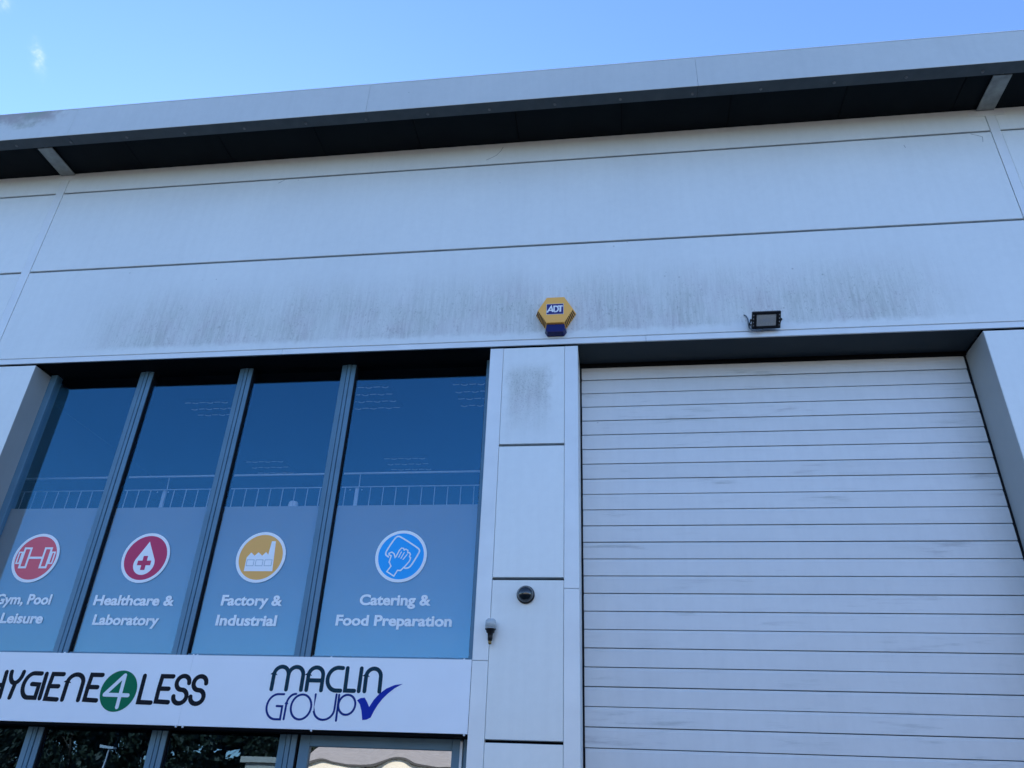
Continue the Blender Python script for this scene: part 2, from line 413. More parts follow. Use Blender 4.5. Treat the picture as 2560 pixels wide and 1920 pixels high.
# central pier between window wall and shutter
ZP = [(0.0, .917), (.917, 2.087), (2.087, 3.267), (3.267, 4.437), (4.437, 5.437)]
for z0, z1 in ZP:
    B().box(-.982, -.412, .002, .06, z0+(GAP if z0 else 0), z1-(GAP if z1 < 5.4 else 0), .003).obj('cladding_panel', 'cladding_pier' if z0 > 4.4 else 'cladding', W)
for z0, z1 in ((0, 3.190), (3.192, 5.437)):
    b = B().prism_xz([(0, 0)], 0, 0) if False else B()
    b.box(-.410, -.289, 0, .40, z0, z1, .003).obj('corner_trim', 'trim_paint', W)
for z0, z1 in ((0, 2.640), (2.642, 5.437)):
    B().box(-1.108, -.984, 0, .34, z0, z1, .003).obj('corner_trim', 'trim_paint', W)
B().box(-.983, -.411, .062, .34, 0, 5.436).obj('pier_core', 'dark_void', W)
# outer piers with their reveals
B().box(-6.338, -5.807, 0, .35, 0, 5.437, .003).obj('pier_panel', 'cladding', W)
B().box(-6.438, -6.340, -.003, .10, 0, 5.437, .002).obj('cover_strip', 'trim_paint', W)
B().box(-14, -6.440, 0, .10, 0, 5.437, .003).obj('pier_panel', 'cladding', W)
B().box(3.225, 3.885, 0, .52, 0, 5.437, .003).obj('pier_panel', 'cladding', W)
B().box(3.887, 3.977, -.003, .10, 0, 5.437, .002).obj('cover_strip', 'trim_paint', W)
B().box(3.979, 12, 0, .10, 0, 5.437, .003).obj('pier_panel', 'cladding', W)

mat('shaded_reveal', (.42, .43, .42), .5, .15, .3, var=.05)  # thin sheets over the jambs, recess shade put into a darker grey
B().box(-5.8065, -5.804, .004, .2395, 0, 5.4365).obj('reveal_shade', 'shaded_reveal', W)
B().box(3.222, 3.2245, .004, .395, 0, 5.4365).obj('reveal_shade', 'shaded_reveal', W)
# eave: fascia panels, underside strip with rivets, soffit boards, brackets
fj = [-14, -9.47, -5.985, -2.503, .97, 4.45, 8, 12]
for x0, x1 in zip(fj, fj[1:]):
    b = B(); b.prism_yz([(-.600, 8.104), (-.594, 8.104), (-.594, 8.530), (-.600, 8.530)], x0+.001, x1-.001)
    b.obj('fascia_panel', 'cladding_fascia', W, bev=.0015)
    B().box(x0+.002, x1-.002, -.593, -.455, 8.104, 8.112).obj('eave_strip', 'strip_dark', W)
    B().box(x0+.002, x1-.002, -.602, -.30, 8.531, 8.540).obj('eave_capping', 'trim_paint', W)
rx = [-7.37, -6.678, -6.001, -5.311, -4.616, -3.916, -3.208, -2.53, -1.845, -1.179, -.487, .19, .92, 1.596, 2.303, 2.983, 3.69, 4.4]
riv = None
for x in rx:
    if riv is None:
        riv = B().lathe((0, 0, 0), (0, 0, -1), [(0.015, 0), (.015, .004), (.009, .009), (.0001, .011)], 10).obj('rivet', 'rivet_steel', W); o = riv
    else: o = riv.copy(); COL.objects.link(o)
    o.location = (x, -.503 + random.uniform(-.006, .006), 8.1038)
sj = [-14, -10.9, -8.77, -7.65, -6.53, -5.406, -4.28, -3.159, -2.037, -.921, .206, 1.322, 2.459, 3.58, 4.7, 12]
for x0, x1 in zip(sj, sj[1:]):
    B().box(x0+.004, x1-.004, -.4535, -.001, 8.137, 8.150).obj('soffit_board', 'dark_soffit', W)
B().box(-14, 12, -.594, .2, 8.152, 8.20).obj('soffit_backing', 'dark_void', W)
for x0, x1 in ((-6.465, -6.285), (3.815, 3.988)):
    b = B()
    b.box(x0, x1, -.440, -.004, 8.105, 8.117)                     # bottom flange
    b.box((x0+x1)/2-.012, (x0+x1)/2+.012, -.438, -.004, 8.117, 8.1365)
    b.obj('bracket', 'bracket_steel', W, bev=.002)
    xm = (x0+x1)/2
    b = B().box(xm-.17, xm+.17, -.005, .0, 8.030, 8.098); b.obj('bracket_plate', 'trim_paint', W)
# roof and the rest of the shed
b = B(); b.prism_yz([(-.594, 8.205), (-.594, 8.528), (15, 9.9), (30, 8.5), (30, 8.2)], -14, 12); b.obj('roof', 'roof_grey', W)
b = B(); b.box(-14, -13.8, .25, 30, 0, 8.2); b.obj('wall', 'cladding', W)
b = B(); b.box(11.8, 12, .25, 30, 0, 8.2); b.obj('wall', 'cladding', W)
b = B(); b.box(-14, 12, 30, 30.2, 0, 8.2); b.obj('wall', 'cladding', W)

# window wall: frame, mullions, panes
FY = .240
wf = B()
wf.box(-5.806, -5.735, FY, .33, 0, 5.458)
WF = wf.obj('window_frame', 'frame_blue', W, bev=.003)
B().box(-1.180, -1.109, FY, .33, 0, 5.458).obj('frame_jamb', 'frame_blue', WF, bev=.003)
for x0, x1 in ((-5.735, -4.797), (-4.642, -3.711), (-3.563, -2.637), (-2.483, -1.180)):
    B().box(x0+.0015, x1-.0015, FY+.004, .33, 2.560, 2.698).obj('transom', 'frame_blue', WF, bev=.003)
MUL = [(-4.797, -4.642), (-3.711, -3.563), (-2.637, -2.483)]
for x0, x1 in MUL:
    b = B()
    w = x1-x0
    # stepped pressure-plate profile
    prof = [(x0, .33), (x0, .244), (x0+.30*w, .236), (x0+.34*w, .236), (x0+.35*w, .246), (x0+.39*w, .246), (x0+.40*w, .232),
            (x0+.60*w, .232), (x0+.61*w, .246), (x0+.65*w, .246), (x0+.66*w, .236), (x0+.90*w, .242), (x1-.012, .242), (x1-.012, .33)]
    n = len(prof); zt, zb = 5.458, 0.0
    b.add([(x, y, zb) for x, y in prof]+[(x, y, zt) for x, y in prof], [tuple(range(n)), tuple(range(2*n-1, n-1, -1))]+[(i, n+i, n+(i+1) % n, (i+1) % n) for i in range(n)])
    b.obj('mullion', 'frame_blue', WF)
    B().box(x1-.0115, x1-.0005, .249, .33, 0, 5.457).obj('gasket', 'gasket', WF)
B().box(-1.1835, -1.1805, .252, .32, 2.699, 5.457).obj('gasket', 'gasket', WF)
GY = .272
PX = [(-5.734, -4.798), (-4.641, -3.712), (-3.562, -2.638), (-2.482, -1.184)]
for x0, x1 in PX:
    B().box(x0, x1, GY, GY+.006, 2.699, 5.4585).obj('pane', 'window_glass', WF)
for x0, x1 in PX[:3]:
    B().box(x0, x1, GY, GY+.006, .10, 2.559).obj('pane', 'lower_glass', WF)
# entrance door in the last bay, below the sign
df = B()
df.box(-2.470, -2.388, FY+.006, .32, .05, 2.55); df.box(-1.268, -1.200, FY+.006, .32, .05, 2.55)
df.box(-2.388, -1.268, FY+.006, .32, 2.030, 2.55); df.box(-2.388, -1.268, FY+.006, .32, .05, .30)
DR = df.obj('door', 'frame_blue', W, bev=.004)
B().box(-2.386, -1.270, FY+.001, FY+.005, 2.075, 2.081).obj('door_bead', 'frame_blue', DR)
B().box(-2.387, -1.269, GY, GY+.006, .301, 2.029).obj('pane', 'door_glass', DR)
B().box(-1.1995, -1.1812, FY-.030, .30, .05, 2.095).obj('edge_strip', 'door_white', DR)

# roller shutter
RS = empty('roller_shutter_anchor', (0, 0, 0)) if False else None
SY = .400; PITCHZ = .1455; ztop = 5.432
n_sl = 38
sh = B().box(-.270, 3.205, SY+.035, SY+.05, 0, 5.43).obj('roller_shutter', 'dark_void', W)
slat = None
for i in range(n_sl):
    zt = ztop-.0 - i*PITCHZ + .004
    if zt - PITCHZ < 0: break
    if slat is None:
        h = PITCHZ
        # face, thin bright lip below the joint, recessed hook
        prof = [(.030, -.002), (.006, -.002), (.004, -.0045), (.0035, -.017), (.0005, -.0195), (0, -.024), (0, -h+.0055), (.002, -h+.0035), (.030, -h+.0035)]
        b = B(); b.prism_yz([(y, z) for y, z in prof], -.272, 3.203)
        slat = b.obj('slat', 'shutter_paint', sh); o = slat
    else: o = slat.copy(); COL.objects.link(o)
    o.location = (random.uniform(-.0015, .0015), SY+random.uniform(-.0012, .0012), zt+random.uniform(-.0009, .0009))
for x0, x1 in ((-.2885, -.2735), (3.2045, 3.2245)):
    B().box(x0, x1, SY-.004, SY+.034, 0, 5.424).obj('guide_rail', 'gasket', sh)

# ---------------------------------------------------------------- rooms behind the glass
def struct(o): o['kind'] = 'structure'; return o
struct(B().box(-6.3, -1.0, .37, 6.0, 5.505, 5.54).obj('ceiling', 'room_dark'))
struct(B().box(-6.3, -1.0, .345, 6.0, 2.30, 2.54).obj('floor', 'room_dark'))
struct(B().box(-6.3, -1.0, 6.0, 6.1, 0, 5.504).obj('back_wall', 'room_dark'))
struct(B().box(-6.4, -6.3, .37, 6.0, 0, 5.504).obj('side_wall', 'room_dark'))
struct(B().box(-1.0, -.99, .37, 6.0, 0, 5.504).obj('side_wall', 'room_dark'))
RL = empty('railing', (-3.6, .9, 2.54), 'pale steel railing with thin balusters seen behind the upper window glass', 'railing')
B().tube([(-6.25, .9, 4.567), (-1.05, .9, 4.575)], .011, 10).obj('handrail', 'rail_steel', RL)
B().tube([(-6.25, .9, 4.421), (-1.05, .9, 4.429)], .0055, 8).obj('lower_rail', 'rail_steel', RL)
bal = None; x = -6.21
while x < -1.1:
    if min(abs(x-px) for px in (-4.62, -2.55)) > .045:
        if bal is None: bal = B().tube([(0, 0, 2.6), (0, 0, 4.417)], .0048, 6).obj('baluster', 'rail_steel', RL); o = bal
        else: o = bal.copy(); COL.objects.link(o)
        o.location = (x, .9, 0)
    x += .1312
for px in (-4.62, -2.55):
    b = B().box(px-.018, px+.018, .912, .932, 2.6, 4.43); b.tube([(px+.016, .922, 4.43), (px+.016, .905, 4.56)], .005, 6); b.obj('post', 'rail_steel', RL)
    for s in (-1, 1): B().lathe((px+s*.06, .888, 4.392), (0, -1, 0), [(.008, 0), (.006, .006), (.0001, .008)], 8).obj('clip', 'rail_steel', RL)
# louvred ceiling lights
CL = [((-2.83, -2.30), (.75, 1.22), 'louvred ceiling light behind the right window, nearest its left mullion', 4),
      ((-1.63, -1.10), (.75, 1.22), 'louvred ceiling light behind the right window, close to the pier', 4),
      ((-2.88, -2.33), (2.60, 2.95), 'louvred ceiling light above the handrail behind the rightmost window', 3),
      ((-4.74, -4.22), (2.62, 2.99), 'louvred ceiling light above the handrail behind the third window', 3),
      ((-4.72, -4.20), (.98, 1.28), 'louvred ceiling light high behind the second window from the left', 3)]
for (x0, x1), (y0, y1), lab, rows in CL:
    t = empty('ceiling_light', ((x0+x1)/2, (y0+y1)/2, 5.5), lab, 'ceiling light', 'louvred ceiling lights')
    B().box(x0-.02, x1+.02, y0-.02, y1+.02, 5.495, 5.503).obj('housing', 'room_dark', t)
    for k in range(rows):
        y = y0+(y1-y0)*k/(rows-1)
        b = B(); n = 6
        for q in range(n):
            xa = x0+(x1-x0)*(q+.08)/n; xb = x0+(x1-x0)*(q+.86)/n
            pts = [(xa+(xb-xa)*s/4, y+.030*sin(pi*s/4)*(1 if (q+k) % 2 else .3)+.004*random.uniform(-1, 1), 5.487+.004*sin(pi*s/4)) for s in range(5)]
            b.tube(pts, .0046, 5)
        b.obj('louvre', 'louvre_glow', t)
t = B().lathe((-3.30, 1.15, 4.10), (0, 0, 1), [(.0001, 0), (.058, 0), (.052, .22), (.046, .262), (.036, .272), (.0001, .274)], 20).obj('container', 'room_white')
tag(t, 'pale rounded container standing behind the railing in the third window', 'container')

# ---------------------------------------------------------------- vinyl graphics on the window panes
FYF, FYB = GY+.0095, GY+.0115     # film just behind the glass
def text_obj(name, s, x0, x1, zbase, cap, material, parent, y, bold=.036):
    cu = bpy.data.curves.new('t', 'FONT'); cu.body = s; cu.size = 1; cu.offset = bold; cu.extrude = 0; cu.fill_mode = 'FRONT'; cu.resolution_u = 4
    o = bpy.data.objects.new('t', cu); COL.objects.link(o)
    dg = bpy.context.evaluated_depsgraph_get(); me = bpy.data.meshes.new_from_object(o.evaluated_get(dg))
    # cap height of the face from a capital
    cu.body = 'H'; dg.update(); m2 = bpy.data.meshes.new_from_object(o.evaluated_get(bpy.context.evaluated_depsgraph_get()))
    ch = max(v.co.y for v in m2.vertices); cb = min(v.co.y for v in m2.vertices)
    bpy.data.objects.remove(o); bpy.data.curves.remove(cu); bpy.data.meshes.remove(m2)
    xs = [v.co.x for v in me.vertices]; a, b_ = min(xs), max(xs); k = cap/(ch-cb); kx = (x1-x0)/(b_-a)
    y = GY-.0007      # printed on the outside of the glass
    for v in me.vertices:
        vx, vy = v.co.x, v.co.y
        v.co = (x0+(vx-a)*kx, y, zbase+(vy-cb)*k)
    # one object per character: islands that overlap in x (the dot of an i, say) stay together
    n = len(me.vertices); root = list(range(n))
    def find(a):
        while root[a] != a: root[a] = root[root[a]]; a = root[a]
        return a
    for e in me.edges: root[find(e.vertices[0])] = find(e.vertices[1])
    isl = {}
    for v in me.vertices: isl.setdefault(find(v.index), []).append(v.co.x)
    spans = sorted((min(q), max(q), k) for k, q in isl.items()); groups = []
    for a, b_, k in spans:
        if groups and min(groups[-1][1], b_)-max(groups[-1][0], a) > .5*min(b_-a, groups[-1][1]-groups[-1][0]):
            groups[-1] = (min(groups[-1][0], a), max(groups[-1][1], b_), groups[-1][2]+[k])
        else: groups.append((a, b_, [k]))
    for a, b_, ks in groups:
        ks = set(ks); idx = {v.index: i_ for i_, v in enumerate([v for v in me.vertices if find(v.index) in ks])}
        m2 = bpy.data.meshes.new('letter')
        m2.from_pydata([me.vertices[i_].co[:] for i_ in idx], [], [[idx[i_] for i_ in pl.vertices] for pl in me.polygons if pl.vertices[0] in idx])
        m2.materials.append(MATS[material]); link(bpy.data.objects.new('letter', m2), parent)
    bpy.data.meshes.remove(me)
def graphic(x0, x1, label):
    t = empty('window_graphic', ((x0+x1)/2, FYF, 2.70), label, 'window sticker')
    B().box(x0, x1, FYF, FYB, 2.70, 4.000).obj('film', 'film_grey', t); return t
def circle_icon(t, cx, cz, material, R=.228):
    B().disc(cx, cz, R-.024, GY-.0014, GY-.0004).obj('icon_disc', material, t)
    B().ring(cx, cz, R, R-.026, GY-.0018, GY-.0004).obj('icon_ring', 'film_white', t)
I0, I1 = GY-.0030, GY-.0018
G = [graphic(x0+.004, x1-.004, l) for (x0, x1), l in zip(PX, [
    'grey window sticker with red dumbbell icon reading Gym, Pool & Leisure',
    'grey window sticker with crimson blood drop icon reading Healthcare & Laboratory',
    'grey window sticker with amber factory icon reading Factory & Industrial',
    'grey window sticker with bright blue wiping hand icon reading Catering & Food Preparation'])]
# dumbbell
cx, cz = -5.285, 3.520; circle_icon(G[0], cx, cz, 'film_red')
b = B()
def rect_outline(b, x0, x1, z0, z1, w, y0, y1):
    b.box(x0, x0+w, y0, y1, z0, z1); b.box(x1-w, x1, y0, y1, z0, z1)
    b.box(x0+w, x1-w, y0, y1, z0, z0+w); b.box(x0+w, x1-w, y0, y1, z1-w, z1)
for s in (-1, 1):
    xa, xb = sorted((cx+s*.063, cx+s*.142)); rect_outline(b, xa, xb, cz-.098, cz+.098, .018, I0, I1)
    xa, xb = sorted((cx+s*.143, cx+s*.186)); rect_outline(b, xa, xb, cz-.058, cz+.058, .013, I0, I1)
b.box(cx-.062, cx+.062, I0, I1, cz-.010, cz+.010)
b.obj('dumbbell_icon', 'film_white', G[0])
text_obj('lettering', 'Gym, Pool', -5.535, -4.990, 3.097, .092, 'film_white', G[0], I0)
text_obj('lettering', '& Leisure', -5.552, -5.009, 2.933, .091, 'film_white', G[0], I0)
# drop and cross
cx, cz = -4.198, 3.520; circle_icon(G[1], cx, cz, 'film_crimson')
pts = []
for k in range(33):
    a = radians(-215+250*k/32); pts.append((cx+.100*cos(a), cz-.056+.100*sin(a)))
pts = [(cx, cz+.150)]+[(cx-.022, cz+.108)]+[(p[0], p[1]) for p in pts]+[(cx+.022, cz+.108)]
b = B().prism_xz(pts, I0+.0006, I1); b.obj('drop_icon', 'film_white', G[1])
b = B(); c2 = cz-.048; a_ = .021; l_ = .064
b.prism_xz([(cx-a_, c2-l_), (cx+a_, c2-l_), (cx+a_, c2-a_), (cx+l_, c2-a_), (cx+l_, c2+a_), (cx+a_, c2+a_), (cx+a_, c2+l_), (cx-a_, c2+l_), (cx-a_, c2+a_), (cx-l_, c2+a_), (cx-l_, c2-a_), (cx-a_, c2-a_)], I0, I0+.0005)
b.obj('cross_icon', 'film_crimson', G[1])
text_obj('lettering', 'Healthcare &', -4.575, -3.816, 3.095, .090, 'film_white', G[1], I0)
text_obj('lettering', 'Laboratory', -4.528, -3.913, 2.927, .090, 'film_white', G[1], I0)
# factory
cx, cz = -3.106, 3.525; circle_icon(G[2], cx, cz, 'film_amber')
b = B().prism_xz([(-3.236, 3.399), (-2.974, 3.399), (-2.993, 3.668), (-3.030, 3.668), (-3.040, 3.545), (-3.064, 3.570), (-3.094, 3.537), (-3.135, 3.568), (-3.165, 3.537), (-3.202, 3.566), (-3.236, 3.520)], I0+.0006, I1)
b.obj('factory_icon', 'film_white', G[2])
b = B()
for k in range(3):
    x0 = -3.228+k*.083; rect_outline(b, x0, x0+.070, 3.444, 3.502, .005, I0, I0+.0005)
b.obj('factory_window_lines', 'film_line', G[2])
text_obj('lettering', 'Factory &', -3.383, -2.830, 3.101, .091, 'film_white', G[2], I0)
text_obj('lettering', 'Industrial', -3.392, -2.851, 2.933, .091, 'film_white', G[2], I0)
# hand wiping with a cloth
cx, cz = -1.834, 3.532; circle_icon(G[3], cx, cz, 'film_cyan')
def rounded(pts, rad, n=5):
    out = []; m_ = len(pts)
    for i in range(m_):
        p = Vector(pts[i]); a = (Vector(pts[i-1])-p).normalized(); c = (Vector(pts[(i+1) % m_])-p).normalized()
        for k in range(n+1):
            t = k/n; out.append(tuple((p+a*rad)*(1-t)**2+p*2*t*(1-t)+(p+c*rad)*t*t))
    return out
b = B()
# cloth outline: an open path that starts and ends at the hand
cl = [(-1.945, 3.525), (-1.975, 3.545), (-1.965, 3.585), (-1.905, 3.690), (-1.885, 3.707), (-1.858, 3.706), (-1.695, 3.606), (-1.673, 3.585), (-1.676, 3.560), (-1.735, 3.448), (-1.757, 3.428), (-1.785, 3.425), (-1.80, 3.432)]
def smooth(pts, it=2):
    P = [Vector(p) for p in pts]
    for _ in range(it):
        Q = [P[0]]
        for a, c in zip(P, P[1:]): Q += [a*.75+c*.25, a*.25+c*.75]
        Q.append(P[-1]); P = Q
    return [tuple(p) for p in P]
b.stroke(smooth(cl), .013, I0, I1)
hand = [(-1.943, 3.397), (-1.877, 3.358), (-1.850, 3.408), (-1.824, 3.406), (-1.790, 3.440), (-1.752, 3.490), (-1.747, 3.516), (-1.757, 3.526), (-1.752, 3.548), (-1.762, 3.562), (-1.776, 3.560), (-1.778, 3.582), (-1.796, 3.592), (-1.810, 3.585), (-1.818, 3.600), (-1.836, 3.602), (-1.852, 3.584), (-1.876, 3.528), (-1.884, 3.520), (-1.896, 3.552), (-1.918, 3.567), (-1.942, 3.556), (-1.940, 3.542), (-1.920, 3.535), (-1.932, 3.480), (-1.912, 3.444)]
b.stroke(hand, .011, I0-.0004, I1-.0004, closed=True)
for p, q in (((-1.834, 3.568), (-1.852, 3.522)), ((-1.808, 3.562), (-1.832, 3.512)), ((-1.780, 3.546), (-1.812, 3.502))):
    b.stroke([p, q], .008, I0-.0002, I1-.0002)
b.obj('hand_icon', 'film_white', G[3])
text_obj('lettering', 'Catering &', -2.150, -1.535, 3.112, .091, 'film_white', G[3], I0)
text_obj('lettering', 'Food Preparation', -2.332, -1.345, 2.944, .089, 'film_white', G[3], I0)

# ---------------------------------------------------------------- the long sign
SG = empty('shop_sign', (-3.4, 0, 2.128), 'long white fascia sign with HYGIENE4LESS and MACLIN GROUP lettering under the windows', 'sign')
for x0, x1 in ((-5.800, -3.369), (-3.3675, -1.110)):
    b = B(); b.prism_yz([(-.002, 2.128), (-.002, 2.646), (.045, 2.646), (.045, 2.642), (.002, 2.642), (.002, 2.132), (.045, 2.132), (.045, 2.128)], x0, x1)
    b.obj('sign_panel', 'sign_white', SG)
B().box(-5.80, -1.115, .05, .20, 2.16, 2.60).obj('backing_frame', 'dark_void', SG)
B().box(-5.80, -1.115, .012, .235, 2.108, 2.126).obj('underside', 'dark_void', SG)
for x, z in ((-3.374, 2.6475), (-3.342, 2.6475), (-2.226, 2.6475), (-1.170, 2.6475), (-4.50, 2.6475), (-3.385, 2.1215), (-3.330, 2.1215), (-1.136, 2.1215), (-2.3, 2.1215)):
    B().lathe((x, .006, z), (0, -1, 0), [(.008, -.004), (.008, .004), (.005, .0075), (.0001, .008)], 10).obj('screw', 'screw_white', SG)
LY = -.0022; LT = .0016
def arc(cx, cz, rx_, rz_, a0, a1, n=14): return [(cx+rx_*cos(radians(a0+(a1-a0)*k/n)), cz+rz_*sin(radians(a0+(a1-a0)*k/n))) for k in range(n+1)]
def letter(strokes, w, material, name='letter', parent=SG):
    b = B()
    for i, p in enumerate(strokes):
        loop = len(p) > 8 and (Vector(p[0])-Vector(p[-1])).length < 1e-4
        b.stroke(p[:-1] if loop else p, w, LY-LT-.0003*i, LY, closed=loop)
    return b.obj(name, material, parent)
T, Bt, Mi = 2.482, 2.292, 2.390; WD = .0335
def E_(x): return [[(x+.098, T), (x+.006, T), (x+.000, Mi), (x-.000, Bt+.004), (x+.103, Bt)], [(x, Mi), (x+.082, Mi)]]
K = 'ink_black'
letter([[(-4.957, T+.008), (-4.945, Bt+.004)], [(-5.075, T+.008), (-5.063, Bt+.004)], [(-5.066, Mi), (-4.955, Mi)]], WD, K)
letter([arc(-4.857, 2.493, .054, .085, 180, 360), [(-4.848, 2.405), (-4.857, 2.298)]], WD, K)
letter([[(-4.640, T+.002)]+arc(-4.700, 2.393, .070, .092, 90, 270, 18)[0:]+[(-4.634, 2.301), (-4.634, 2.400), (-4.697, 2.403)]], WD, K)
letter([[(-4.596, T), (-4.592, Bt+.006)]], WD, K)
letter(E_(-4.543), WD, K)
letter([[(-4.394, Bt)]+[(-4.392, 2.42)]+arc(-4.324, 2.42, .068, .062, 180, 0)+[(-4.256, Bt)]], WD, K)
letter(E_(-4.203), WD, K)
B().disc(-3.932, 2.366, .153, LY-LT, LY).obj('green_disc', 'ink_green', SG)
b = B(); y0 = LY-LT-.0012; y1 = LY-LT-.0002
b.stroke([(-3.908, 2.247), (-3.909, 2.483)], .029, y0, y1); b.stroke([(-3.911, 2.481), (-4.042, 2.338)], .029, y0-.0003, y1); b.stroke([(-4.042, 2.336), (-3.842, 2.335)], .029, y0-.0006, y1); b.obj('letter', 'ink_white', SG)
letter([[(-3.741, T), (-3.742, 2.288), (-3.636, 2.286)]], WD, K)
letter(E_(-3.596), WD, K)
def S_(cx): return [[(cx+.052, 2.436)]+arc(cx, 2.436, .052, .051, 20, 270, 16)[0:]+arc(cx, 2.336, .054, .050, 90, -180, 18)[1:]]
letter(S_(-3.405), WD, K); letter(S_(-3.263), WD, K)
# MACLIN
T, Bt = 2.568, 2.404; WD = .030; K = 'ink_teal'
letter([[(-2.668, Bt)]+[(-2.667, 2.51)]+arc(-2.608, 2.51, .059, .060, 180, 0)+[(-2.549, Bt)], [(-2.549, 2.505)]+arc(-2.489, 2.51, .060, .060, 180, 0)+[(-2.429, Bt)]], WD, K)
letter([[(-2.386, Bt)]+[(-2.386, 2.51)]+arc(-2.327, 2.51, .059, .059, 180, 0)+[(-2.268, Bt)], [(-2.380, 2.474), (-2.274, 2.474)]], WD, K)
letter([[(-2.116, T)]+arc(-2.150, 2.487, .078, .083, 90, 270, 18)+[(-2.114, 2.404)]], WD, K)
letter([[(-2.079, T), (-2.078, Bt+.002), (-2.005, Bt+.001)]], WD, K)
letter([[(-1.967, T), (-1.969, Bt)]], WD, K)
letter([[(-1.924, Bt)]+[(-1.924, 2.51)]+arc(-1.866, 2.51, .058, .058, 180, 0)+[(-1.807, Bt)]], WD, K)
# GROUP
WD = .0155; K = 'ink_navy'
letter([[(-2.557, 2.370)]+arc(-2.598, 2.281, .082, .089, 90, 270, 20)+[(-2.556, 2.192), (-2.556, 2.284), (-2.601, 2.285)]], WD, K)
letter([[(-2.528, 2.194), (-2.526, 2.30)]+arc(-2.461, 2.30, .065, .074, 180, 90, 8)], WD, K)
letter([arc(-2.406, 2.283, .080, .088, 0, 360, 32)], WD, K)
letter([[(-2.304, 2.374), (-2.302, 2.27)]+arc(-2.221, 2.272, .081, .075, 180, 360, 16)+[(-2.139, 2.377)]], WD, K)
letter([[(-2.118, 2.374), (-2.116, 2.194)], arc(-2.048, 2.306, .066, .070, 0, 360, 28)], WD, K)
tick = [(-1.972, 2.339), (-1.946, 2.355), (-1.916, 2.359)]+[(-1.893, 2.330), (-1.872, 2.294), (-1.842, 2.345), (-1.806, 2.387), (-1.755, 2.426), (-1.691, 2.453), (-1.631, 2.462), (-1.690, 2.430), (-1.741, 2.389), (-1.776, 2.353), (-1.805, 2.314), (-1.832, 2.266), (-1.850, 2.222), (-1.880, 2.207), (-1.913, 2.202), (-1.928, 2.267), (-1.947, 2.312)]
B().prism_xz(tick, LY-LT, LY).obj('tick_emblem', 'ink_blue', SG)

# ---------------------------------------------------------------- alarm box
AB = empty('alarm_box', (-.493, 0, 5.64), 'yellow hexagonal alarm box with blue strobe and ADT label above the pier', 'alarm')
ax_, az_ = -.493, 5.788
def hexpts(R, cz=az_, k=.866): return [(ax_+R*cos(radians(60*i)), cz+R*k/.866*sin(radians(60*i))) for i in range(6)]
F_ = hexpts(.166); K_ = hexpts(.192)
b = B(); vs = [(x, -.092, z) for x, z in F_]+[(x, -.012, z) for x, z in K_]+[(x, -.0005, z) for x, z in K_]
fs = [tuple(range(6)), tuple(range(17, 11, -1))]
for i in range(6):
    j = (i+1) % 6; fs += [(i, 6+i, 6+j, j), (6+i, 12+i, 12+j, 6+j)]
b.add(vs, fs); b.obj('cover', 'alarm_yellow', AB, bev=.005)
# dark louvre slots with ribs between, on the two lower slanting sides
for side in (3, 5):
    A0, A1 = Vector((F_[side][0], -.092, F_[side][1])), Vector((F_[(side+1) % 6][0], -.092, F_[(side+1) % 6][1]))
    C0, C1 = Vector((K_[side][0], -.012, K_[side][1])), Vector((K_[(side+1) % 6][0], -.012, K_[(side+1) % 6][1]))
    nrm = (A1-A0).cross(C0-A0).normalized()
    if nrm.dot(Vector((A0.x-ax_, 0, A0.z-az_))) < 0: nrm = -nrm
    for k in range(7):
        t0 = .05+k*.133; t1 = t0+.068
        q = [A0.lerp(A1, t0).lerp(C0.lerp(C1, t0), s_) for s_ in (.06, .96)]+[A0.lerp(A1, t1).lerp(C0.lerp(C1, t1), s_) for s_ in (.96, .06)]
        lo = [p+nrm*.0008 for p in q]; hi = [p+nrm*.0030 for p in q]
        B().add(lo+hi, [(4, 5, 6, 7), (0, 1, 5, 4), (1, 2, 6, 5), (2, 3, 7, 6), (3, 0, 4, 7)]).obj('vent_slot', 'alarm_slot', AB)
# strobe lens under the cover
b = B()
fz = az_-.166*.866
fr = [(-.575, fz-.002), (-.412, fz-.002), (-.403, fz-.060), (-.424, fz-.090), (-.563, fz-.090), (-.584, fz-.060)]
bk = [(-.590, fz+.008), (-.396, fz+.008), (-.390, fz-.062), (-.415, fz-.102), (-.572, fz-.102), (-.597, fz-.062)]
vs = [(x, -.070, z) for x, z in fr]+[(x, -.0006, z) for x, z in bk]
b.add(vs, [tuple(range(6)), tuple(range(11, 5, -1))]+[(i, 6+i, 6+(i+1) % 6, (i+1) % 6) for i in range(6)]); b.obj('strobe_lens', 'lens_blue', AB, bev=.006)
lx0, lx1, lz0, lz1 = -.575, -.418, 5.738, 5.852
B().box(lx0-.003, lx1+.003, -.0932, -.0923, lz0-.003, lz1+.003).obj('label_border', 'ink_white', AB)
B().box(lx0, lx1, -.0942, -.0933, lz0, lz1).obj('label_plate', 'label_navy', AB)
b = B(); zb, zt_ = 5.758, 5.832; Y0 = -.0955; Y1 = -.0943
b.stroke([(-.570, zb), (-.532, zt_-.006), (-.517, zb+.003)], .017, Y0, Y1, cap=False); b.stroke([(-.552, zb+.022), (-.522, zb+.022)], .012, Y0-.0003, Y1, cap=False)
b.obj('letter', 'ink_white', AB)
b = B(); b.stroke([(-.505, zb+.006), (-.505, zt_-.006)]+[(-.495, zt_-.006)]+arc(-.490, (zb+zt_)/2, .024, .031, 90, -90, 10)+[(-.505, zb+.006)], .014, Y0, Y1, cap=False); b.obj('letter', 'ink_white', AB)
b = B(); b.stroke([(-.472, zt_-.006), (-.423, zt_-.006)], .014, Y0, Y1, cap=False); b.stroke([(-.445, zt_), (-.447, zb+.001)], .017, Y0-.0003, Y1, cap=False); b.obj('letter', 'ink_white', AB)

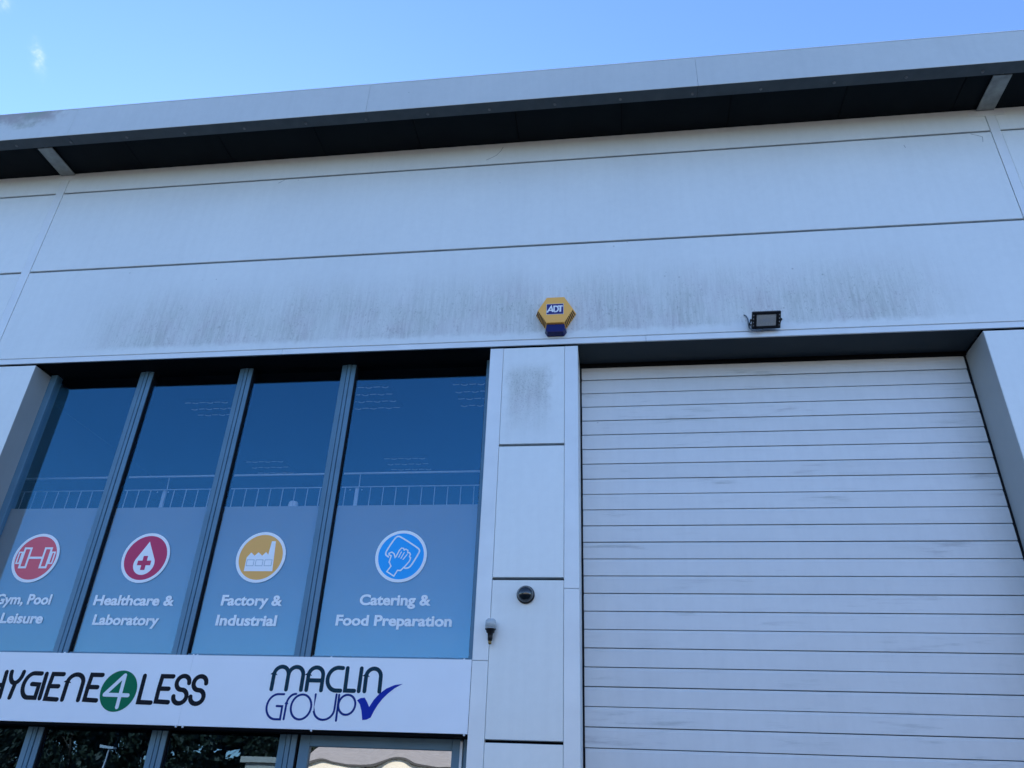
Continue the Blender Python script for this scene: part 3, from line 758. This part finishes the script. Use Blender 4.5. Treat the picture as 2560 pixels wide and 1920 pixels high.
# ---------------------------------------------------------------- floodlight
FL = empty('floodlight', (1.40, 0, 5.50), 'small black LED floodlight tilted down over the shutter door', 'floodlight')
top = Vector((0, -.168, 5.615)); bot = Vector((0, -.050, 5.511))
ub = (top-bot).normalized(); nb = Vector((0, ub.z, -ub.y)).normalized()
if nb.y > 0: nb = -nb            # outward (towards viewer and down)
ctr = (top+bot)/2; H2 = (top-bot).length/2; X0, X1 = 1.277, 1.526; xc = (X0+X1)/2
def fl(x, v, d): return Vector((x, 0, 0))+ctr+ub*v+nb*d
def fbox(b, xa, xb, va, vb, da, db):
    vs = [fl(x, v, d) for x in (xa, xb) for v in (va, vb) for d in (da, db)]
    return b.add(vs, [(0, 1, 3, 2), (4, 6, 7, 5), (0, 4, 5, 1), (2, 3, 7, 6), (0, 2, 6, 4), (1, 5, 7, 3)])
b = B(); bw = .040
fbox(b, X0, X1, -H2, H2, -.030, -.006)
fbox(b, X0, X0+bw, -H2, H2, -.006, 0); fbox(b, X1-bw, X1, -H2, H2, -.006, 0)
fbox(b, X0+bw, X1-bw, -H2, -H2+.026, -.006, 0); fbox(b, X0+bw, X1-bw, H2-.026, H2, -.006, 0)
b.obj('housing', 'black_metal', FL, bev=.003)
b = B(); fbox(b, X0+bw+.001, X1-bw-.001, -H2+.027, H2-.027, -.0058, -.004); b.obj('reflector', 'reflector', FL)
b = B(); fbox(b, xc-.03, xc+.03, -.016, .016, -.0038, -.0025); b.obj('led_plate', 'screw_white', FL)
b = B(); fbox(b, X0+bw+.001, X1-bw-.001, -H2+.027, H2-.027, -.002, -.0012); b.obj('lens', 'flood_glass', FL)
for k in range(11):
    xx = X0+.022+k*(X1-X0-.044)/10
    b = B(); fbox(b, xx-.002, xx+.002, -H2+.006, H2-.006, -.062, -.0305); b.obj('cooling_fin', 'black_metal', FL)
for xx in (X0+.012, X1-.012):
    for v in (-.6, -.2, .2, .6):
        b = B().lathe(fl(xx, v*H2, .0002), nb, [(.005, 0), (.0045, .002), (.0001, .0025)], 8); b.obj('bolt', 'chrome_grey', FL)
b = B(); pm = fl(X0, 0, -.02)
for xx, s_ in ((X0-.008, -1), (X1+.008, 1)):
    b.tube([(xx, -.001, 5.590), (xx, -.05, 5.580), (xx, pm.y, pm.z)], .006, 6)
b.tube([(X0-.008, -.006, 5.590), (X1+.008, -.006, 5.590)], .006, 6)
b.obj('bracket', 'black_metal', FL)
for xx, s_ in ((X0-.002, -1), (X1+.002, 1)):
    B().lathe((xx, pm.y, pm.z), (s_, 0, 0), [(.012, 0), (.012, .010), (.006, .014), (.0001, .014)], 10).obj('knob', 'black_plastic', FL)
cab = smooth([(1.235, -.004, 5.700), (1.245, -.014, 5.690), (1.262, -.016, 5.655), (1.262, -.018, 5.600), (1.258, -.03, 5.545), (1.275, -.05, 5.500), (1.31, -.055, 5.488), (1.345, -.05, 5.495), (1.37, -.045, 5.512)], 2)
B().tube(cab, .0058, 6).obj('cable', 'cable_grey', FL)

# ---------------------------------------------------------------- dome camera and dusk sensor on the pier
DC = empty('dome_camera', (-.71, 0, 3.14), 'black glossy dome security camera on the pier beside the window wall', 'camera')
B().lathe((-.71, .0015, 3.138), (0, -1, 0), [(.0001, 0), (.070, 0), (.071, .014), (.067, .028), (.064, .030), (.062, .030)], 36).obj('base', 'black_plastic', DC)
B().lathe((-.71, -.026, 3.138), (0, -1, 0), [(.0635*cos(radians(a)), .060*sin(radians(a))) for a in range(0, 90, 8)]+[(.0001, .060)], 36).obj('dome', 'smoked_dome', DC)
DS = empty('dusk_sensor', (-.968, 0, 2.76), 'small dusk sensor with pale cap and black tapered stem beside the window edge', 'sensor')
so = (-.968, -.060, 0)
B().lathe((-.968, -.060, 2.868), (0, 0, 1), [(.0001, .0), (.041, .0), (.041, .045), (.038, .060), (.027, .069), (.0001, .072)], 24).obj('cap', 'sensor_cap', DS)
B().lathe((-.968, -.060, 2.862), (0, 0, 1), [(.0001, 0), (.043, 0), (.043, .006), (.0001, .0062)], 24).obj('collar', 'chrome_grey', DS)
B().lathe((-.968, -.060, 2.775), (0, 0, 1), [(.0001, 0), (.016, 0), (.019, .030), (.021, .055), (.030, .060), (.034, .078), (.041, .082), (.041, .0868), (.0001, .0868)], 20).obj('stem', 'black_plastic', DS)
B().lathe((-.968, -.060, 2.748), (0, 0, 1), [(.0001, 0), (.010, .002), (.013, .012), (.013, .0265), (.0001, .0265)], 14).obj('cable_gland', 'brass', DS)
B().box(-.978, -.958, -.046, .001, 2.800, 2.835).obj('bracket', 'black_plastic', DS)

# ---------------------------------------------------------------- across the yard (seen only in the glass, bar the unseen added bounce unit)
OB = empty('low_building', (-12, -38, 0), 'low tan building with pale fascia across the yard, mirrored in the entrance glass', 'building')
B().box(-16.5, 6, -48, -36, 0, 3.44).obj('wall', 'cream_clad', OB)
B().box(-20, -16.52, -46, -36.4, 0, 3.18).obj('annex_wall', 'tan_clad', OB)
B().box(-20.3, -16.4, -46.2, -36.1, 3.20, 3.50).obj('fascia', 'tan_clad', OB)
B().box(-16.6, 6.3, -35.98, -35.74, 3.45, 3.56).obj('gutter', 'dark_gutter', OB)
b = B(); b.prism_yz([(-35.8, 3.57), (-42, 5.2), (-48.2, 3.57)], -16.5, 6.2); b.obj('roof', 'tan_roof', OB)
B().box(-12.86, -12.72, -35.98, -35.85, 0, 3.44).obj('downpipe', 'dark_gutter', OB)
for x in (-9.5, -6.0, -2.5): B().box(x, x+1.6, -35.99, -35.96, 1.0, 2.2).obj('window', 'dark_gutter', OB)
OU = empty('bounce_unit', (18, -30, 0), 'added unseen pale unit across the yard, bouncing sunlight onto the facade', 'building')  # added out of view to throw warm sunlight back at the facade
mat('bounce_pale', (.40, .38, .35), .6, var=.1)
B().box(-3, 42, -44, -26, 0, 8.6).obj('wall', 'bounce_pale', OU)
b = B(); b.prism_yz([(-25.6, 8.62), (-35, 10.0), (-44.4, 8.62)], -3.4, 42.4); b.obj('roof', 'roof_grey', OU)
for x in (2, 14, 26): B().box(x, x+4, -25.98, -25.9, 0, 4.6).obj('shutter', 'roof_grey', OU)
TREES = [(-22.5, -44, 7), (-26, -42, 7.6), (-30, -44, 7.2), (-34, -42, 7.8), (-38.5, -43, 7.2), (-19.0, -51, 8.4), (-14.5, -54, 8.4), (-43, -42, 7.6),
         (-23.8, -49, 8.2), (-28, -50, 8.4), (-32.2, -49, 8.0), (-36.5, -50, 8.6), (-41, -49, 8.2), (-46, -50, 8.4), (-20.6, -46.6, 7.0), (-25, -54, 8.8)]
TLAB = ['dark tree behind the annex of the low building', 'dark tree just left of the low building', 'dark tree second in the front row left of the low building', 'tallest dark tree in the front row left of the low building', 'dark tree fourth in the front row across the yard', 'dark tree rising behind the low building roof', 'dark tree farthest right behind the low building', 'dark tree at the far end of the front row', 'dark tree nearest the low building in the back row', 'dark tree second in the back row across the yard', 'dark tree third in the back row across the yard', 'tall dark tree fourth in the back row across the yard', 'dark tree fifth in the back row across the yard', 'dark tree at the far end of the back row', 'low dark tree touching the annex of the low building', 'tall dark tree standing alone behind the back row']
tp = None
for i, (tx, ty, th) in enumerate(TREES):
    t = empty('tree', (tx, ty, 0), TLAB[i], 'tree', 'trees across the yard')
    if tp is None:
        b = B(); b.tube([(0, 0, 0), (.05, .03, 2.2), (.0, .1, 5), (.1, 0, 8)], [.22, .17, .11, .03], 8)
        for k in range(9):
            a = k*2.4; z = 1.6+k*.65; L_ = 2.4-.2*k
            b.tube([(0, 0, z), (L_*.5*cos(a), L_*.5*sin(a), z+.5), (L_*cos(a), L_*sin(a), z+.8)], [.07, .045, .015], 5)
        trunk_me = b.obj('trunk', 'bark', t).data
        rr = random.Random(3); b = B()
        clumps = []
        for k in range(70):
            z = rr.uniform(.6, 9.3); R = 2.7*(1-abs((z-3.6)/6.2)**1.7); a = rr.uniform(0, 2*pi); q = R*rr.random()**.5
            clumps.append((Vector((q*cos(a), q*sin(a), z)), rr.uniform(.45, .95)))
        for c, R in clumps:
            for k in range(70):
                d = Vector((rr.gauss(0, 1), rr.gauss(0, 1), rr.gauss(0, 1))).normalized()*R*rr.random()**.33
                p = c+d; n1 = Vector((rr.gauss(0, 1), rr.gauss(0, 1), rr.gauss(0, 1))).normalized(); e1 = n1.orthogonal().normalized(); e2 = n1.cross(e1); s_ = rr.uniform(.14, .30)
                b.add([p+e1*s_, p+e2*s_*.6, p-e1*s_, p-e2*s_*.6], [(0, 1, 2, 3)])
        crown_me = b.obj('crown', 'leaf', t, recalc=False).data
        for ch in t.children: ch.location = (0, 0, 0); ch.matrix_parent_inverse = Matrix.Identity(4)
        tp = t
    else:
        for nm, me in (('trunk', trunk_me), ('crown', crown_me)):
            o = bpy.data.objects.new(nm, me); COL.objects.link(o); o.parent = t
    t.scale = (th/9.3*(1+.1*sin(i*3)), th/9.3, th/9.3); t.rotation_euler.z = i*1.3
LP = empty('lamp_post', (-17.2, -20, 0), 'slim galvanised lamp post standing across the yard', 'lamp post')
B().tube([(-17.2, -20, 0), (-17.2, -20, 3.0), (-17.15, -20, 3.05)], [.06, .035, .03], 8).obj('post', 'galvanised', LP)
B().box(-17.5, -17.0, -20.1, -19.9, 3.05, 3.12).obj('lamp_head', 'galvanised', LP)
